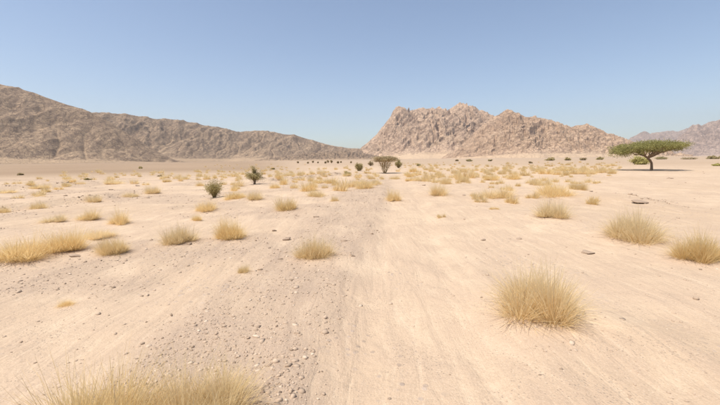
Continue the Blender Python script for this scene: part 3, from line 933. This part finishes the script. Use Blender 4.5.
# --- small dark tree with a narrow feathery top
def small_tree():
    e, dist = place_plant('small_tree', 254.5, 184.2, 'small dark olive tree with narrow feathery top and short trunk, left of centre', 'tree', off=0.02)
    m = dist / F; rng = np.random.default_rng(88)
    tr = [tube(wobble((0, 0, -0.05), (0.02, 0, 0.55), 6, 0.02, rng), np.linspace(0.085, 0.06, 6), 8)]
    C = []
    for i in range(26):
        az = rng.uniform(0, 2 * np.pi); rr = rng.uniform(0.25, 0.78); z = rng.uniform(0.42, 0.85)
        b = np.array([math.cos(az) * rr, math.sin(az) * rr, z + 0.12 - 0.25 * (rr - 0.4)])
        a = np.array([0.02, 0, rng.uniform(0.25, 0.5)])
        p = wobble(a, b, 6, 0.03, rng, 0.05); tr.append(tube(p, np.linspace(0.03, 0.008, 6), 4))
        q = rng.random(110) ** 0.6 * 5; i0 = np.clip(q.astype(int), 0, 4); fr = (q - i0)[:, None]
        C.append(p[i0] * (1 - fr) + p[i0 + 1] * fr + rng.normal(0, 0.075, (110, 3)))
    for i in range(11):
        az = rng.uniform(0, 2 * np.pi); rr = rng.uniform(0, 0.36)
        b = np.array([math.cos(az) * rr, math.sin(az) * rr, rng.uniform(0.95, 1.45)])
        p = wobble((0.02, 0, 0.5), b, 6, 0.03, rng); tr.append(tube(p, np.linspace(0.025, 0.006, 6), 4))
        q = (0.4 + 0.6 * rng.random(70)) * 5; i0 = np.clip(q.astype(int), 0, 4); fr = (q - i0)[:, None]
        C.append(p[i0] * (1 - fr) + p[i0 + 1] * fr + rng.normal(0, 0.06, (70, 3)))
    v, f, t = join(tr); link('trunk', mesh_np('trunk', v, f, t, smooth=True), MAT['bark'], e)
    v, f, t = leaves_np(np.concatenate(C), rng, 0.035, 0.2, 2.4)
    link('crown', mesh_np('crown', v, f, t), MAT['bushleaf'], e)
    e.scale = (m * 19 / 1.3,) * 2 + (m * 20.5 / 1.6,)
small_tree()

# --- flat thorn tree in the middle, several stems from the ground
def thorn_tree():
    e, dist = place_plant('thorn_tree', 385.0, 173.2, 'flat-topped brown thorn tree with V-shaped bare stems, in the middle distance', 'tree', off=0.03)
    m = dist / F; rng = np.random.default_rng(99)
    W = 26 * m; H = 17.5 * m
    tr = []; C = []
    for i in range(8):
        az = 2 * np.pi * i / 8 + rng.uniform(-0.3, 0.3); rr = rng.uniform(0.14, 0.24) * W
        b = np.array([math.cos(az) * rr, math.sin(az) * rr, H * rng.uniform(0.55, 0.66)])
        p = wobble((0.08 * math.cos(az), 0.08 * math.sin(az), -0.04), b, 6, 0.05, rng, 0.0)
        tr.append(tube(p, np.linspace(0.05, 0.03, 6), 6))
        q = (0.45 + 0.55 * rng.random(90)) * 5; i0 = np.clip(q.astype(int), 0, 4); fr = (q - i0)[:, None]
        C.append(p[i0] * (1 - fr) + p[i0 + 1] * fr + rng.normal(0, 0.16, (90, 3)))
        for j in range(5):
            a2 = az + rng.normal(0, 0.8); r2 = 0.5 * math.sqrt(rng.uniform(0.04, 1.0)) * W
            c = np.array([math.cos(a2) * r2, math.sin(a2) * r2, H * rng.uniform(0.74, 0.98)])
            q_ = wobble(p[-1 - (j % 2)], c, 6, 0.05, rng, 0.06); tr.append(tube(q_, np.linspace(0.02, 0.008, 6), 4))
            n = 260
            q = (0.55 + 0.45 * rng.random(n)) * 5; i0 = np.clip(q.astype(int), 0, 4); fr = (q - i0)[:, None]
            cc = q_[i0] * (1 - fr) + q_[i0 + 1] * fr + rng.normal(0, 1, (n, 3)) * np.array([0.26, 0.26, 0.06])
            C.append(cc)
    v, f, t = join(tr); link('trunk', mesh_np('trunk', v, f, t, smooth=True), MAT['dead'], e)
    v, f, t = leaves_np(np.concatenate(C), rng, 0.05, 0.4, 2.6)
    link('crown', mesh_np('crown', v, f, t), MAT['thorn'], e)
thorn_tree()

# ------------------------------------------------------------------ stones
def icosphere(sub):
    import bmesh
    bm = bmesh.new(); bmesh.ops.create_icosphere(bm, subdivisions=sub, radius=1.0)
    V = np.array([v.co[:] for v in bm.verts]); Fc = np.array([[v.index for v in f.verts] for f in bm.faces]); bm.free()
    return V, Fc
ICO2, ICO2F = icosphere(3)
ICO1, ICO1F = icosphere(1)
STONES = []
for i in range(7):
    rng = np.random.default_rng(500 + i)
    V = ICO2.copy()
    for j in range(16):                              # chop facets off a ball
        d = rng.normal(0, 1, 3); d /= np.linalg.norm(d); c = rng.uniform(0.4, 0.75)
        over = np.maximum(V @ d - c, 0)[:, None]; V = V - over * d * 0.92
    V = V + rng.normal(0, 0.012, V.shape)
    V[:, 2] *= 0.9
    V /= np.abs(V).max(0)
    me = mesh_np('stone', V, ICO2F); me.materials.append(MAT['stone']); STONES.append(me)
ST = [
 (641, 203, 17, 5, 'low long dark brown slab standing in for a shadowed dip behind the long right-hand tuft'),  # added slab: its dark body takes the place of shade in a dip
 (670, 178.6, 7, 2.2, 'small dark stone on bare ground in front of the acacia'),
 (75, 256, 13, 4, 'brown stone on the ground below the long left-edge clump'),
 (424, 185.5, 4, 2, 'little dark stone beside the golden tuft right of the track'),
 (464, 195.5, 4.5, 2, 'little dark stone right of the upright golden tuft'),
 (534, 184.8, 4.5, 2.2, 'little dark stone at the left of the pale right clump'),
 (591, 191.5, 6, 1.8, 'flat stone right of the pale clump, on bare ground'),
 (66, 196, 6, 2.4, 'dark stone on the left plain left of the compact golden tuft'),
 (137, 186, 5.5, 2.2, 'dark stone on the left plain behind the low flat tuft'),
 (147, 198, 6, 2.4, 'dark stone below the double-humped golden tuft'),
 (111, 190, 4.5, 2.2, 'dark stone right behind the compact golden tuft'),
 (587, 253, 15, 5, 'brown flat stone in the sand below the long right-hand tuft'),
 (519, 239, 7, 3.2, 'grey-brown stone in the sand above the largest whole tuft'),
 (483, 240, 8, 3, 'brown stone in the sand left of the largest whole tuft'),
 (372, 234, 5, 3, 'dark little stone at the left edge of the sandy track'),
 (352, 256, 7, 4, 'stone at the track edge right of the round straw tuft'),
 (344, 241, 7, 4, 'stone in the gravel right behind the round straw tuft'),
 (287, 240, 9, 5, 'grey stone in the gravel left of the round straw tuft'),
 (274, 231, 6, 3.4, 'brown stone in the gravel farther left of the round straw tuft'),
 (317, 217, 8, 3, 'flat brown stone in the gravel behind the round straw tuft'),
]
for i, (px, py, w, h, lab) in enumerate(ST):
    p = ground_at(px, py); m = float(np.dot(p - cam_loc, fw)) / F
    o = link('stone', STONES[i % 7], None)
    W = w * m * 0.5; H = h * m * 0.5
    o.location = (p[0], p[1], p[2] + H * 0.2); o.rotation_euler = (rnd.uniform(-.2, .2), rnd.uniform(-.25, .25), rnd.uniform(-0.4, 0.4))
    o.scale = (W, min(W, max(W * 0.75, H)), H)
    tag(o, lab, 'stone', 'larger stones lying on the plain')

# gravel: one mass of small stones
def gravel():
    rng = np.random.default_rng(900)
    N = 520000
    # candidates spread over the plain, denser near; kept by the gravel mask
    y = 1.6 + 46 * rng.random(N) ** 1.7
    x = rng.uniform(-1, 1, N) * (3.5 + y * 0.95)
    g = gravel_mask(x, y)
    keep = rng.random(N) < (0.02 + 0.5 * g ** 1.5) * np.clip(0.25 + 3.0 / (y + 2), 0, 1) * (1 - 0.9 * np.exp(-((x - track_x(y)) / 0.9) ** 4))
    x = x[keep]; y = y[keep]
    ex = []
    for (ax, ay), (bx, by), H in BANKS:                 # stones washed out along the little banks
        n = 420; s = rng.random(n)
        ex.append(np.stack([ax + (bx - ax) * s + rng.normal(0.25, 0.4, n), ay + (by - ay) * s + rng.normal(0, 0.4, n)], -1))
    ex = np.concatenate(ex)
    big = np.concatenate([np.ones(len(x)), np.full(len(ex), 1.8)])
    x = np.concatenate([x, ex[:, 0]]); y = np.concatenate([y, ex[:, 1]])
    n = len(x)
    r = np.clip(np.exp(rng.normal(math.log(0.0088), 0.55, n)), 0.003, 0.04) * big * np.clip(0.8 + y / 30.0, 0.8, 1.6)
    z = height(x, y)
    V = np.broadcast_to(ICO1, (n,) + ICO1.shape) * (1 + rng.normal(0, 0.24, (n, len(ICO1), 1)))
    sc = np.stack([rng.uniform(0.8, 1.4, n), rng.uniform(0.7, 1.1, n), rng.uniform(0.45, 0.8, n)], -1) * r[:, None]
    V = V * sc[:, None, :]
    a = rng.uniform(0, 2 * np.pi, n); ca, sa = np.cos(a)[:, None], np.sin(a)[:, None]
    V = np.stack([V[..., 0] * ca - V[..., 1] * sa, V[..., 0] * sa + V[..., 1] * ca, V[..., 2]], -1)
    V = V + np.stack([x, y, z + sc[:, 2] * rng.uniform(-0.35, 0.25, n)], -1)[:, None, :]
    Fc = (ICO1F[None] + (np.arange(n) * len(ICO1))[:, None, None]).reshape(-1, 3)
    tone = np.repeat(np.clip(rng.normal(0.5, 0.24, n), 0, 1), len(ICO1))
    print('gravel stones', n)
    o = link('gravel', mesh_np('gravel', V.reshape(-1, 3), Fc, tone), MAT['gravel'])
    tag(o, 'small grey-brown pebbles strewn left of the sandy track', 'gravel', kind='stuff')
gravel()

# ------------------------------------------------------------------ dusty air
HZ = True
if HZ:
    x0, x1, y0, y1, z0, z1 = -6100, 6100, -6100, 6100, -12.0, 700.0
    V = [(x, y, z) for x in (x0, x1) for y in (y0, y1) for z in (z0, z1)]
    Fc = [(0, 1, 3, 2), (4, 6, 7, 5), (0, 4, 5, 1), (2, 3, 7, 6), (0, 2, 6, 4), (1, 5, 7, 3)]
    hz = link('haze', mesh_np('haze', V, Fc), None)
    hm = bpy.data.materials.new('dusty_air'); hm.use_nodes = True
    t = hm.node_tree; t.nodes.clear()
    ho = t.nodes.new('ShaderNodeOutputMaterial'); pv = t.nodes.new('ShaderNodeVolumePrincipled')
    pv.inputs['Color'].default_value = (0.96, 0.95, 0.94, 1)
    pv.inputs['Density'].default_value = 1.1e-4
    pv.inputs['Anisotropy'].default_value = 0.2
    t.links.new(pv.outputs[0], ho.inputs['Volume'])
    hz.data.materials.append(hm)
    tag(hz, 'thin dusty haze softening the far mountains', 'haze', kind='stuff')
